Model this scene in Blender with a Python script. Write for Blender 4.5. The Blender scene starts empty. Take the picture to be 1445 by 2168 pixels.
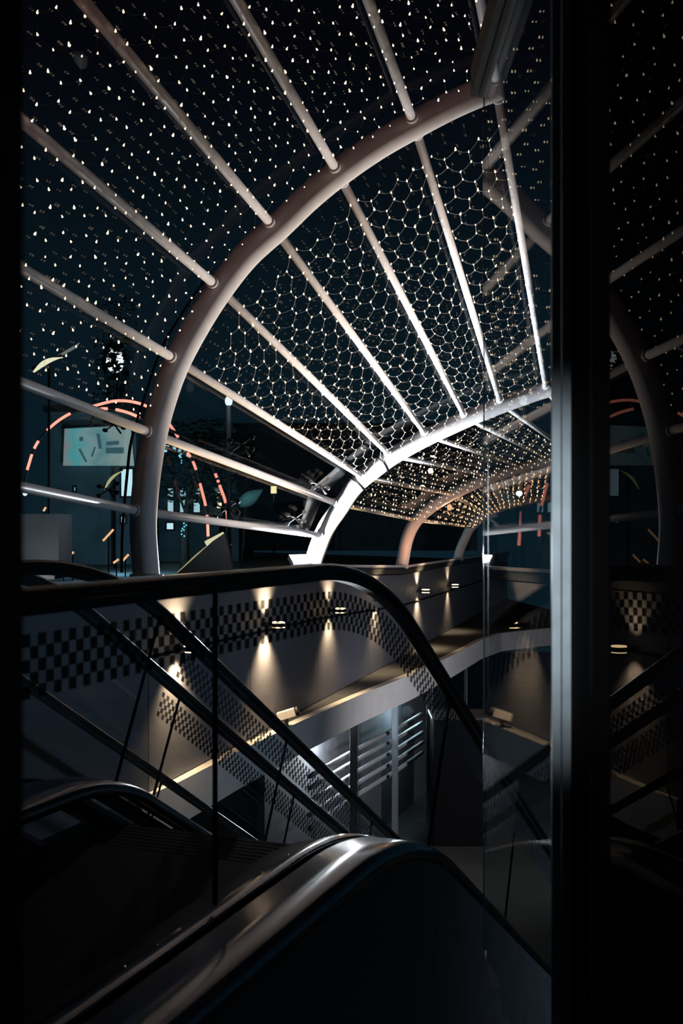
import bpy, math, random
from mathutils import Vector, Matrix
random.seed(7)
SC = bpy.context.scene
COL = SC.collection

# ------------------------------------------------------------------ camera
W, H = 1445, 2168
F, CX, HY, EYE = 2300.0, 722.5, 1115.0, 1.65
cd = bpy.data.cameras.new('camera')
cam = bpy.data.objects.new('camera', cd); COL.objects.link(cam)
cam.location = (0, 0, EYE); cam.rotation_euler = (math.pi/2, 0, 0)
cd.sensor_fit = 'VERTICAL'; cd.sensor_height = 36.0
cd.lens = F*36.0/H
cd.shift_y = (HY-H/2)/H
cd.clip_start = 0.05; cd.clip_end = 300
cd.dof.use_dof = True; cd.dof.focus_distance = 11.0; cd.dof.aperture_fstop = 4.5
SC.camera = cam

# ------------------------------------------------------------------ world: night sky with a faint teal city glow
wd = bpy.data.worlds.new('night_sky'); SC.world = wd; wd.use_nodes = True
nt = wd.node_tree; nt.nodes.clear()
wo = nt.nodes.new('ShaderNodeOutputWorld'); bg = nt.nodes.new('ShaderNodeBackground')
tc = nt.nodes.new('ShaderNodeTexCoord'); sx = nt.nodes.new('ShaderNodeSeparateXYZ'); rp = nt.nodes.new('ShaderNodeValToRGB')
nt.links.new(tc.outputs['Generated'], sx.inputs[0]); nt.links.new(sx.outputs['Z'], rp.inputs[0])
nt.links.new(rp.outputs[0], bg.inputs[0]); nt.links.new(bg.outputs[0], wo.inputs[0])
el = rp.color_ramp.elements
el[0].position = 0.0; el[0].color = (0.0036, 0.0130, 0.0200, 1)
el[1].position = 0.40; el[1].color = (0.0012, 0.0016, 0.0030, 1)
e2 = el.new(0.20); e2.color = (0.0026, 0.0080, 0.0130, 1)
bg.inputs[1].default_value = 1.0

# ------------------------------------------------------------------ exposure
SC.view_settings.view_transform = 'Standard'; SC.view_settings.look = 'None'
SC.view_settings.exposure = 0.0; SC.view_settings.gamma = 1.0
SC.view_settings.use_curve_mapping = False
SC.cycles.use_denoising = True
SC.cycles.transparent_max_bounces = 24
SC.cycles.max_bounces = 8
SC.cycles.sample_clamp_indirect = 4.0
SC.cycles.caustics_reflective = False; SC.cycles.caustics_refractive = False

# ------------------------------------------------------------------ helpers
def at(x, y, Y):
    """the point of the place seen at photo pixel (x, y) at depth Y"""
    return Vector(((x-CX)/F*Y, Y, EYE-(y-HY)/F*Y))

class MB:
    def __init__(self): self.v = []; self.f = []; self.sm = []
    def add(self, vs, fs, smooth=False):
        b = len(self.v); self.v += [tuple(p) for p in vs]
        for f in fs: self.f.append([i+b for i in f]); self.sm.append(smooth)
    def box(self, c, s, rot=None, bev=0.0):
        c = Vector(c); hx, hy, hz = s[0]/2, s[1]/2, s[2]/2
        R = rot or Matrix.Identity(3)
        vs = [c+R@Vector((x*hx, y*hy, z*hz)) for x in (-1, 1) for y in (-1, 1) for z in (-1, 1)]
        self.add(vs, [(0,1,3,2),(4,6,7,5),(0,4,5,1),(2,3,7,6),(0,2,6,4),(1,5,7,3)])
        return self
    def tube(self, path, r, seg=12, caps=True, up=None):
        path = [Vector(p) for p in path]; n = len(path)
        rr = r if isinstance(r, (list, tuple)) else [r]*n
        t0 = (path[1]-path[0]).normalized()
        ref = Vector((0,0,1)) if abs(t0.z) < .9 else Vector((1,0,0))
        nrm = (ref-t0*ref.dot(t0)).normalized()
        vs = []
        for i, p in enumerate(path):
            a = path[max(i-1,0)]; b = path[min(i+1,n-1)]
            t = (b-a).normalized()
            nrm = (nrm-t*nrm.dot(t)).normalized(); bn = t.cross(nrm)
            for k in range(seg):
                an = 2*math.pi*k/seg
                vs.append(p+(nrm*math.cos(an)+bn*math.sin(an))*rr[i])
        fs = []
        for i in range(n-1):
            for k in range(seg):
                k2 = (k+1) % seg
                fs.append((i*seg+k, i*seg+k2, (i+1)*seg+k2, (i+1)*seg+k))
        self.add(vs, fs, True)
        if caps:
            b = len(self.v)-len(vs)
            self.f.append([b+k for k in reversed(range(seg))]); self.sm.append(False)
            self.f.append([b+(n-1)*seg+k for k in range(seg)]); self.sm.append(False)
        return self
    def ball(self, c, r, seg=8, rings=6, sc=(1,1,1), rot=None):
        c = Vector(c); vs = []; R = rot or Matrix.Identity(3)
        for i in range(rings+1):
            th = math.pi*i/rings
            for k in range(seg):
                ph = 2*math.pi*k/seg
                vs.append(c+R@Vector((r*sc[0]*math.sin(th)*math.cos(ph), r*sc[1]*math.sin(th)*math.sin(ph), r*sc[2]*math.cos(th))))
        fs = []
        for i in range(rings):
            for k in range(seg):
                k2 = (k+1) % seg
                fs.append((i*seg+k, (i+1)*seg+k, (i+1)*seg+k2, i*seg+k2))
        self.add(vs, fs, True); return self
    def slab(self, a, b, c, d, th):
        """a thick quad; a..d in order, th pushed along its normal"""
        a, b, c, d = map(Vector, (a, b, c, d))
        n = ((c-a).cross(d-b)).normalized()*th
        self.add([a, b, c, d, a+n, b+n, c+n, d+n],
                 [(3,2,1,0),(4,5,6,7),(0,1,5,4),(1,2,6,5),(2,3,7,6),(3,0,4,7)]); return self
    def sweep(self, rings, closed=True, caps=True, smooth=False):
        n = len(rings[0]); vs = [p for r in rings for p in r]; fs = []
        m = n if closed else n-1
        for i in range(len(rings)-1):
            for k in range(m):
                k2 = (k+1) % n
                fs.append((i*n+k, i*n+k2, (i+1)*n+k2, (i+1)*n+k))
        if caps and closed:
            fs.append(tuple(reversed(range(n)))); fs.append(tuple((len(rings)-1)*n+k for k in range(n)))
        self.add(vs, fs, smooth); return self
    def build(self, name, mat, parent=None, fix=True):
        me = bpy.data.meshes.new(name); me.from_pydata(self.v, [], self.f); me.update()
        for p, s in zip(me.polygons, self.sm): p.use_smooth = s
        me.materials.append(mat)
        if fix:
            import bmesh
            bm = bmesh.new(); bm.from_mesh(me); bmesh.ops.recalc_face_normals(bm, faces=bm.faces); bm.to_mesh(me); bm.free()
        o = bpy.data.objects.new(name, me); COL.objects.link(o)
        if parent is not None:
            o.parent = parent
            o.matrix_parent_inverse = Matrix.Translation(parent.location).inverted()
        return o

def tag(o, label=None, cat=None, group=None, kind=None):
    if label: o['label'] = label
    if cat: o['category'] = cat
    if group: o['group'] = group
    if kind: o['kind'] = kind
    return o
def empty(name, loc, label, cat, group=None):
    o = bpy.data.objects.new(name, None); COL.objects.link(o); o.location = loc
    o.empty_display_size = .1
    return tag(o, label, cat, group)
def structure(o): o['kind'] = 'structure'; return o

def catmull(pts, n=8):
    pts = [Vector(p) for p in pts]; out = []
    P = [pts[0]*2-pts[1]]+pts+[pts[-1]*2-pts[-2]]
    for i in range(1, len(P)-2):
        p0, p1, p2, p3 = P[i-1], P[i], P[i+1], P[i+2]
        for k in range(n):
            t = k/n
            out.append(.5*((2*p1)+(p2-p0)*t+(2*p0-5*p1+4*p2-p3)*t*t+(3*p1-p0-3*p2+p3)*t**3))
    out.append(pts[-1]); return out
def aim(d, up=Vector((0,0,1))):
    """rotation whose local Z points along d"""
    z = Vector(d).normalized(); x = up.cross(z)
    if x.length < 1e-4: x = Vector((1,0,0))
    x.normalize(); y = z.cross(x)
    return Matrix((x, y, z)).transposed()

# ------------------------------------------------------------------ materials
def mat(name, col, rough=.5, metal=0.0, spec=.5, noise=0.0, nscale=6.0, rvar=0.0):
    m = bpy.data.materials.new(name); m.use_nodes = True; t = m.node_tree
    b = t.nodes['Principled BSDF']
    b.inputs['Base Color'].default_value = (*col, 1); b.inputs['Roughness'].default_value = rough
    b.inputs['Metallic'].default_value = metal; b.inputs['Specular IOR Level'].default_value = spec
    if noise or rvar:
        tx = t.nodes.new('ShaderNodeTexCoord'); nz = t.nodes.new('ShaderNodeTexNoise')
        nz.inputs['Scale'].default_value = nscale; nz.inputs['Detail'].default_value = 5
        t.links.new(tx.outputs['Object'], nz.inputs['Vector'])
        if noise:
            r = t.nodes.new('ShaderNodeValToRGB')
            r.color_ramp.elements[0].position = .3; r.color_ramp.elements[1].position = .7
            r.color_ramp.elements[0].color = (*[c*(1-noise) for c in col], 1)
            r.color_ramp.elements[1].color = (*[min(1, c*(1+noise)) for c in col], 1)
            t.links.new(nz.outputs['Fac'], r.inputs[0]); t.links.new(r.outputs[0], b.inputs['Base Color'])
        if rvar:
            mr = t.nodes.new('ShaderNodeMapRange')
            mr.inputs['To Min'].default_value = max(.02, rough-rvar); mr.inputs['To Max'].default_value = rough+rvar
            t.links.new(nz.outputs['Fac'], mr.inputs[0]); t.links.new(mr.outputs[0], b.inputs['Roughness'])
    return m
def emit(name, col, s, sampling='AUTO'):
    m = bpy.data.materials.new(name); m.use_nodes = True; t = m.node_tree; t.nodes.clear()
    o = t.nodes.new('ShaderNodeOutputMaterial'); e = t.nodes.new('ShaderNodeEmission')
    e.inputs[0].default_value = (*col, 1); e.inputs[1].default_value = s
    t.links.new(e.outputs[0], o.inputs[0])
    m.cycles.emission_sampling = sampling
    return m
def glass(name, f0=.04, tint=(1,1,1), rough=0.0, body=None, gain=1.0):
    """thin clear pane: straight-through light plus a Fresnel reflection on each face"""
    m = bpy.data.materials.new(name); m.use_nodes = True; t = m.node_tree; t.nodes.clear()
    N = t.nodes.new; L = t.links.new
    o = N('ShaderNodeOutputMaterial'); g = N('ShaderNodeNewGeometry'); d = N('ShaderNodeVectorMath'); d.operation = 'DOT_PRODUCT'
    L(g.outputs['Incoming'], d.inputs[0]); L(g.outputs['Normal'], d.inputs[1])
    a = N('ShaderNodeMath'); a.operation = 'ABSOLUTE'; L(d.outputs['Value'], a.inputs[0])
    s = N('ShaderNodeMath'); s.operation = 'SUBTRACT'; s.inputs[0].default_value = 1; L(a.outputs[0], s.inputs[1])
    p = N('ShaderNodeMath'); p.operation = 'POWER'; p.inputs[1].default_value = 5; L(s.outputs[0], p.inputs[0])
    q = N('ShaderNodeMath'); q.operation = 'MULTIPLY_ADD'; q.inputs[1].default_value = (1-f0)*gain; q.inputs[2].default_value = f0
    L(p.outputs[0], q.inputs[0])
    gl = N('ShaderNodeBsdfGlossy'); gl.inputs['Roughness'].default_value = rough
    if body is None:
        tr = N('ShaderNodeBsdfTransparent'); tr.inputs[0].default_value = (*tint, 1)
    else:
        tr = N('ShaderNodeBsdfDiffuse'); tr.inputs[0].default_value = (*body, 1)
    mx = N('ShaderNodeMixShader'); L(q.outputs[0], mx.inputs[0]); L(tr.outputs[0], mx.inputs[1]); L(gl.outputs[0], mx.inputs[2])
    L(mx.outputs[0], o.inputs[0]); return m

M = {}
M['steel'] = mat('pale_painted_steel', (.56,.54,.55), .42, 0, .5, .06, 9, .06)
M['steel_warm'] = M['steel']
M['dark'] = mat('dark_metal', (.03,.032,.036), .4, .3, .5, .1, 12, .08)
M['black'] = mat('black_matt', (.004,.004,.005), .85, 0, .05)
M['rubber'] = mat('black_rubber', (.012,.012,.013), .25, 0, .5)
M['chrome'] = mat('brushed_stainless', (.30,.31,.34), .17, 1, .5)
M['clad'] = mat('satin_cladding', (.17,.165,.17), .42, .25, .5, .1, 5, .06)
M['panel'] = mat('grey_wall_panel', (.098,.102,.124), .5, 0, .4, .07, 3, .05)
M['fascia'] = mat('painted_fascia', (.60,.59,.60), .6, 0, .3, .08, 3)
M['slab'] = mat('dark_concrete', (.055,.058,.066), .8, 0, .3, .2, 4)
M['floor'] = mat('lower_floor_tiles', (.032,.034,.032), .35, 0, .5, .15, 2, .1)
M['alu'] = mat('blue_grey_aluminium', (.30,.36,.42), .38, .6, .5, .05, 18, .05)
M['railgrey'] = mat('grey_rail_paint', (.22,.23,.25), .6, 0, .3)
M['pave'] = mat('outdoor_paving', (.05,.06,.07), .5, 0, .5, .2, 2, .15)
M['build'] = mat('dim_facade', (.10,.13,.15), .8, 0, .3, .2, 1.5)
M['bark'] = mat('bark', (.03,.026,.022), .9, 0, .2, .3, 8)
M['leaf'] = mat('dark_leaf', (.012,.02,.014), .6, 0, .3, .3, 5)
M['glass'] = glass('clear_glass', .035, gain=.5)
M['pane_low'] = glass('coated_pane', .12, (.95,.97,.98), gain=.8)
M['screen'] = glass('screen_glass', .04, (.95,.97,.98), gain=.26)
M['blackglass'] = glass('black_glass', .03, body=(.003,.003,.004), gain=.16)
M['pane'] = glass('roof_glass', .02, (.97,.98,.98), gain=.5)
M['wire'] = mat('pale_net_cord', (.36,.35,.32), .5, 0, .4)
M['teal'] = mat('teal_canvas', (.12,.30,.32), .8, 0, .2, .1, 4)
M['cord'] = mat('shaded_net_cord', (.10,.11,.12), .6, 0, .3)  # same net cord, darkened for the bay the floodlight barely reaches
M['bulb'] = emit('bulb_warm', (1.0,.74,.48), 3.0, 'NONE')
M['bulb_amber'] = emit('bulb_amber', (1.0,.54,.26), 3.0, 'NONE')
M['sconce'] = emit('sconce_lens', (1.0,.72,.38), 9.0, 'NONE')
M['flood'] = emit('flood_lens', (.86,.95,1.0), 30.0, 'NONE')
M['win'] = emit('window_cyan_white', (.52,.84,.94), .95)
M['neon'] = emit('rope_light_pink', (1.0,.28,.20), 2.0)
M['yell'] = emit('lamp_yellow', (.95,.85,.42), 1.6)
M['white'] = emit('lamp_white', (.80,.92,1.0), 1.5)
M['orange'] = emit('glow_orange', (1.0,.55,.25), .9)
M['cyan'] = emit('sign_cyan', (.30,.80,.95), 1.3)
M['blue'] = emit('fairy_blue', (.12,.60,.95), 1.4, 'NONE')
def frit_mat():
    m = bpy.data.materials.new('ceramic_frit'); m.use_nodes = True; t = m.node_tree; t.nodes.clear()
    o = t.nodes.new('ShaderNodeOutputMaterial'); d = t.nodes.new('ShaderNodeBsdfDiffuse'); tr = t.nodes.new('ShaderNodeBsdfTransparent')
    d.inputs[0].default_value = (.05,.052,.06,1); x = t.nodes.new('ShaderNodeMixShader'); x.inputs[0].default_value = .72
    t.links.new(tr.outputs[0], x.inputs[1]); t.links.new(d.outputs[0], x.inputs[2]); t.links.new(x.outputs[0], o.inputs[0]); return m
M['frit'] = frit_mat()
def banner_mat():
    m = bpy.data.materials.new('backlit_banner'); m.use_nodes = True; t = m.node_tree; t.nodes.clear()
    N = t.nodes.new; L = t.links.new
    o = N('ShaderNodeOutputMaterial'); e = N('ShaderNodeEmission'); e.inputs[1].default_value = .55
    tx = N('ShaderNodeTexCoord'); sp = N('ShaderNodeSeparateXYZ'); L(tx.outputs['Generated'], sp.inputs[0])
    nz = N('ShaderNodeTexNoise'); nz.inputs['Scale'].default_value = 3.2; L(tx.outputs['Generated'], nz.inputs['Vector'])
    ad = N('ShaderNodeMath'); ad.operation = 'MULTIPLY_ADD'; ad.inputs[1].default_value = .5; L(nz.outputs['Fac'], ad.inputs[0]); L(sp.outputs['X'], ad.inputs[2])
    r = N('ShaderNodeValToRGB'); k = r.color_ramp.elements
    k[0].position = .22; k[0].color = (.36,.34,.36,1); k[1].position = .42; k[1].color = (.10,.52,.56,1)
    for p, c in ((.62,(.30,.50,.52,1)), (.8,(.16,.40,.44,1)), (1.1,(.34,.50,.50,1))):
        q = k.new(min(p,1)); q.color = c
    L(ad.outputs[0], r.inputs[0]); L(r.outputs[0], e.inputs[0]); L(e.outputs[0], o.inputs[0]); return m
M['banner'] = banner_mat()

# ------------------------------------------------------------------ lights of the setting and added fills
def spot(name, loc, tgt, col, power, ang=120, blend=.8, r=.03):
    l = bpy.data.lights.new(name, 'SPOT'); l.color = col; l.energy = power; l.spot_size = math.radians(ang); l.spot_blend = blend; l.shadow_soft_size = r
    o = bpy.data.objects.new(name, l); COL.objects.link(o); o.location = loc
    o.rotation_euler = (Vector(tgt)-Vector(loc)).to_track_quat('-Z', 'Y').to_euler(); return o
def point(name, loc, col, power, r=.05, shiny=True):
    l = bpy.data.lights.new(name, 'POINT'); l.color = col; l.energy = power; l.shadow_soft_size = r
    o = bpy.data.objects.new(name, l); COL.objects.link(o); o.location = loc; o.visible_glossy = shiny; return o

# unseen landing lamp behind us washes the roof tubes; added spot catches the post
ll = spot('landing_lamp', (-1.3,-1.0,EYE+.7), (-1.0,8,EYE+4.2), (1.0,.31,.26), 190, 52, 1, .2); ll.visible_glossy = False
rl = spot('arch_rim_fill', (2.6,11.6,EYE-.5), (2.6-.75,11.6+.12,EYE-.5+.75), (1.0,.88,.78), 1200, 87, .5, .1); rl.visible_glossy = False  # added unseen spot that rims the near arch, no fixture
spot('post_fill', (-.3,-1.6,EYE+.1), (.526,2.6,EYE-.12), (.90,.94,.92), 640, 13.5, 1, .04)

# ================================================================== VAULT GEOMETRY
# each arch stands in its own upright plane: foot depth, plane yaw
AR = [dict(z=10.0, yaw=.10, foot=(310,1222), r=.124,
           px=[(310,1222),(308,1198),(303,1108),(312,1000),(332,892),(367,784),(413,694),(465,612),(522,540),(588,480),(650,420),(713,368),(796,310),(880,262),(950,225),(1008,199),(1058,180)]),
      dict(z=15.0, yaw=-.22, foot=(662,1198), r=.124,
           px=[(662,1200),(666,1179),(689,1120),(720,1074),(754,1026),(795,992),(834,964),(903,926),(1008,878),(1094,845),(1161,823),(1250,806)]),
      dict(z=20.5, yaw=-.30, foot=(849,1199), r=.118,
           px=[(849,1202),(852,1188),(861,1143),(877,1108),(905,1079),(948,1051),(1019,1017),(1090,993),(1161,974),(1260,956)]),
      dict(z=27.0, yaw=-.30, foot=(968,1182), r=.112,
           px=[(968,1186),(973,1165),(985,1138),(998,1115),(1030,1088),(1080,1068),(1165,1052),(1240,1044)])]
def on_plane(k, q):
    a = AR[k]; c, s = math.cos(a['yaw']), math.sin(a['yaw']); kk = (q[0]-CX)/F
    xb = (a['foot'][0]-CX)/F*a['z']
    u = (kk*a['z']-xb)/(c+kk*s)
    return at(q[0], q[1], a['z']-u*s)
ATT = [ {0:(297,1083),1:(322,918),2:(373,762),3:(460,607),4:(578,480),5:(715,366),6:(876,263),7:(1050,185)},
        {0:(682,1134),1:(712,1066),2:(768,1010),3:(826,964),4:(903,922),5:(985,884),6:(1060,855),7:(1156,826)},
        {0:(866,1135),1:(880,1101),2:(955,1046),3:(1040,1008),4:(1105,988),5:(1165,973),6:(1215,963),7:(1260,956)},
        {0:(985,1140),1:(999,1115),2:(1030,1088),3:(1062,1074),4:(1100,1063),5:(1150,1054),6:(1195,1048),7:(1240,1044)} ]
NODE = [{j: on_plane(k, q) for j, q in d.items()} for k, d in enumerate(ATT)]
D0 = Vector(((1252-CX)/F, 1, -(1280-HY)/F))
back = {0:6.2,1:6.2,2:6.2,3:6.2,4:6.2,5:6.2,6:6.2,7:6.2}
NODE.insert(0, {j: NODE[0][j]-D0*back[j] for j in NODE[0]})       # the ends nearest to us, overhead
BAY = ['overhead bay in front of the near arch', 'bay between near and floodlit arch', 'bay behind the floodlit arch', 'last bay behind the third arch']
ORD = ['lowest','second','third','fourth','fifth','sixth','seventh','topmost']

# ================================================================== SETTING
FEET = [Vector((-4.2, 3.4, EYE-.40))]+[on_plane(k, (a['foot'][0], a['foot'][1])) for k, a in enumerate(AR)]
FEET.append(FEET[-1]+(FEET[-1]-FEET[-2])*1.6)
def wall_at(t):
    i = min(int(t), len(FEET)-2); return FEET[i].lerp(FEET[i+1], t-i)
def wnorm(t):
    i = min(int(t), len(FEET)-2); d = FEET[i+1]-FEET[i]; d.z = 0; d.normalize()
    return Vector((d.y, -d.x, 0))          # towards the escalator well
def lift(p, dz): return Vector((p.x, p.y, p.z+dz))
SLAB_H = EYE-2.45
# panel wall below the vault: separate panels with open joints on a dark backing
wb = MB()
tt = [0, .5]+[1+.5*i for i in range(10)]+[5]
tt = sorted(set([0,.33,.66]+[1+.515*i for i in range(8)]+[5]))
for a, b in zip(tt[:-1], tt[1:]):
    cuts = [a]+[float(k) for k in range(1,5) if a < k < b]+[b]
    for c, d in zip(cuts[:-1], cuts[1:]):
        g0 = .006 if c == a else 0; g1 = .006 if d == b else 0
        p, q = wall_at(c), wall_at(d-1e-6); n = wnorm(c+1e-6)*.02; u = (q-p).normalized()
        p = p+u*g0; q = q-u*g1
        P = [lift(p, -.16)+n, lift(q, -.16)+n, Vector((q.x,q.y,SLAB_H+.01))+n, Vector((p.x,p.y,SLAB_H+.01))+n]
        wb.slab(P[3], P[2], P[1], P[0], -.02)
structure(wb.build('wall_left', M['panel']))
bk = MB()
for i in range(len(FEET)-1):
    p, q = FEET[i], FEET[i+1]; n = wnorm(i)*-.03
    bk.slab(Vector((p.x,p.y,SLAB_H))+n, Vector((q.x,q.y,SLAB_H))+n, lift(q,-.12)+n, lift(p,-.12)+n, .028)
structure(bk.build('wall_backing', M['black']))
tr = MB()                                                         # parapet cap under the arch feet
rings = []
for i in range(len(FEET)):
    n = wnorm(min(i, len(FEET)-2)+1e-6); p = FEET[i]
    rings.append([lift(p,-.14)-n*.14, lift(p,-.14)+n*.07, lift(p,-.05)+n*.10, lift(p,-.005)+n*.10, lift(p,-.005)-n*.14])
tr.sweep(rings); structure(tr.build('trim_1', M['dark']))
tr = MB(); 
rings = []
for i in range(len(FEET)):
    n = wnorm(min(i, len(FEET)-2)+1e-6); p = FEET[i]
    rings.append([lift(p,-.02)+n*.085, lift(p,-.02)+n*.125, lift(p,.02)+n*.125, lift(p,.02)+n*.085])
tr.sweep(rings); structure(tr.build('trim_2', M['steel']))
cab = MB(); cab.tube([lift(wall_at(t), -.735)+wnorm(t+1e-6)*.035 for t in (1.0,1.5,2,2.5,3,3.5,4,4.9)], .016, 8)
structure(cab.build('trim_3', M['black']))

# fascia of the lower concourse and its slab
FU = [(300,1690),(380,1655),(500,1593),(634,1528),(760,1472),(871,1428),(950,1391),(1020,1354),(1060,1341),(1110,1335),(1165,1330),(1300,1326)]
def fas(q, h=-2.45): return at(q[0], q[1], -h*F/(q[1]-HY))
FP = [fas(q) for q in FU]
fm = MB(); rings = []
for i, p in enumerate(FP):
    a, b = FP[max(i-1,0)], FP[min(i+1,len(FP)-1)]; d = (b-a).normalized(); n = Vector((-d.y, d.x, 0))
    rings.append([p, lift(p,-.415), lift(p,-.415)+n*.12, p+n*.12])
fm.sweep(rings); structure(fm.build('trim_4', M['fascia']))
sl = MB()                                                         # walkway slab between fascia and panel wall
slab_top = []
far = [Vector((wall_at(t).x, wall_at(t).y, SLAB_H))-wnorm(t+1e-6)*.02 for t in (0.9,1.3,1.7,2.1,2.5,2.9,3.3,3.7,4.1,4.5,4.9,4.99)]
near = [Vector((p.x,p.y,SLAB_H-.012)) for p in FP]
for i in range(11):
    sl.slab(near[i]+Vector((-.02,.05,0)), near[i+1]+Vector((-.02,.05,0)), far[i+1], far[i], -.3)
structure(sl.build('ceiling_lower', M['slab']))
# lower concourse floor
LOW = EYE-5.3
fl = MB(); fl.slab((-16,2,LOW),(22,2,LOW),(22,46,LOW),(-16,46,LOW),-.2); structure(fl.build('floor_lower', M['floor']))
# our own landing (behind and below the picture)
fl = MB(); fl.slab((-2.6,-2.5,0),(.46,-2.5,0),(.46,1.35,0),(-2.6,.55,0),-.25); structure(fl.build('floor', M['slab']))
# outdoor paving beyond the vault
OUT = EYE-1.15
gp = MB()
for i in range(len(FEET)-1):
    p = FEET[i]-wnorm(i+1e-6)*.2; q = FEET[i+1]-wnorm(i+1e-6)*.2
    gp.slab((p.x,p.y,OUT),(q.x,q.y,OUT),(q.x-50,q.y+62,OUT),(p.x-50,p.y+62,OUT),-.2)
structure(gp.build('ground', M['pave']))

# ================================================================== ARCHES
AL = ['biggest pale steel arch, nearest, its foot behind the black handrail',
      'brightly floodlit white steel arch with a floodlight at its foot',
      'third steel arch along the tunnel, washed in orange light',
      'smallest dim grey arch, farthest down the tunnel']
for k, a in enumerate(AR):
    pts = catmull([on_plane(k, q) for q in a['px']], 6)
    root = empty('steel_arch', pts[0], AL[k], 'arch', 'steel arches of the glass tunnel')
    m = MB(); m.tube(pts, a['r'], 28); m.build('arch_tube', M['steel'], root)
    b = MB(); n = wnorm(k+1+1e-6)
    b.tube([lift(pts[0],.0), lift(pts[0],.03)], a['r']*1.25, 28); b.build('base_plate', M['steel'], root)
    if k == 1:                                                    # two welded collars show on the lit arch
        for q in ((750,1022),(806,986)):
            i = min(range(len(pts)), key=lambda i: (pts[i]-on_plane(1,q)).length); t = (pts[i+1]-pts[i-1]).normalized()
            c = MB(); c.tube([pts[i]-t*.012, pts[i]+t*.012], a['r']*1.035, 28); c.build('weld_collar', M['dark'], root)

# ================================================================== PURLINS, ROOF PANES, LIGHT NETS
def centre(b): return Vector((NODE[b][7].x, NODE[b][7].y, EYE+.1))
def cell_out(b, j, u, v):
    P = bil(b, j, u, v); du = bil(b, j, u+.01, v)-P; dv = bil(b, j, u, v+.01)-P
    n = du.cross(dv).normalized()
    c = centre(b).lerp(centre(b+1), .5)
    return n if n.dot(P-c) > 0 else -n
def bil(b, j, u, v):
    A, B = NODE[b][j].lerp(NODE[b+1][j], u), NODE[b][j+1].lerp(NODE[b+1][j+1], u)
    return A.lerp(B, v)
PUR = [range(0,8), range(0,8), range(1,8), range(1,6)]
for b in range(4):
    for j in PUR[b]:
        p, q = NODE[b][j], NODE[b+1][j]
        root = empty('roof_rail', q if b == 0 else p, '%s steel roof tube from below, %s' % (ORD[j], BAY[b]), 'roof tube', 'steel tubes of the '+BAY[b])
        d = (q-p).normalized()
        e0 = p if b == 0 else p+d*.05
        m = MB(); m.tube([e0, e0.lerp(q, .5), q-d*.05], .041 if b < 2 else .036, 16); m.build('tube', M['steel'], root)
        for e, sg in (((q, -1),) if b == 0 else ((p, 1), (q, -1))):
            m = MB(); c = e+d*sg*.15; m.tube([c-d*.012, c+d*.012], .058, 16)
            m.build('end_collar', M['steel'], root)
CELLS = [range(0,7), range(0,7), range(1,6), range(1,5)]
for b in range(4):
    root = empty('glass_roof', NODE[b+1][1], 'clear curved glass roof panes over the '+BAY[b], 'glass roof', 'glass roof bays')
    for j in CELLS[b]:
        m = MB(); n = cell_out(b, j, .5, .5)*.13
        u0, u1 = (.02 if b == 0 else .05), .95
        m.slab(bil(b,j,u0,.04)+n, bil(b,j,u1,.04)+n, bil(b,j,u1,.96)+n, bil(b,j,u0,.96)+n, .012)
        m.build('glass_pane', M['pane_low'] if b == 1 and j < 2 else M['pane'], root)

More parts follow.
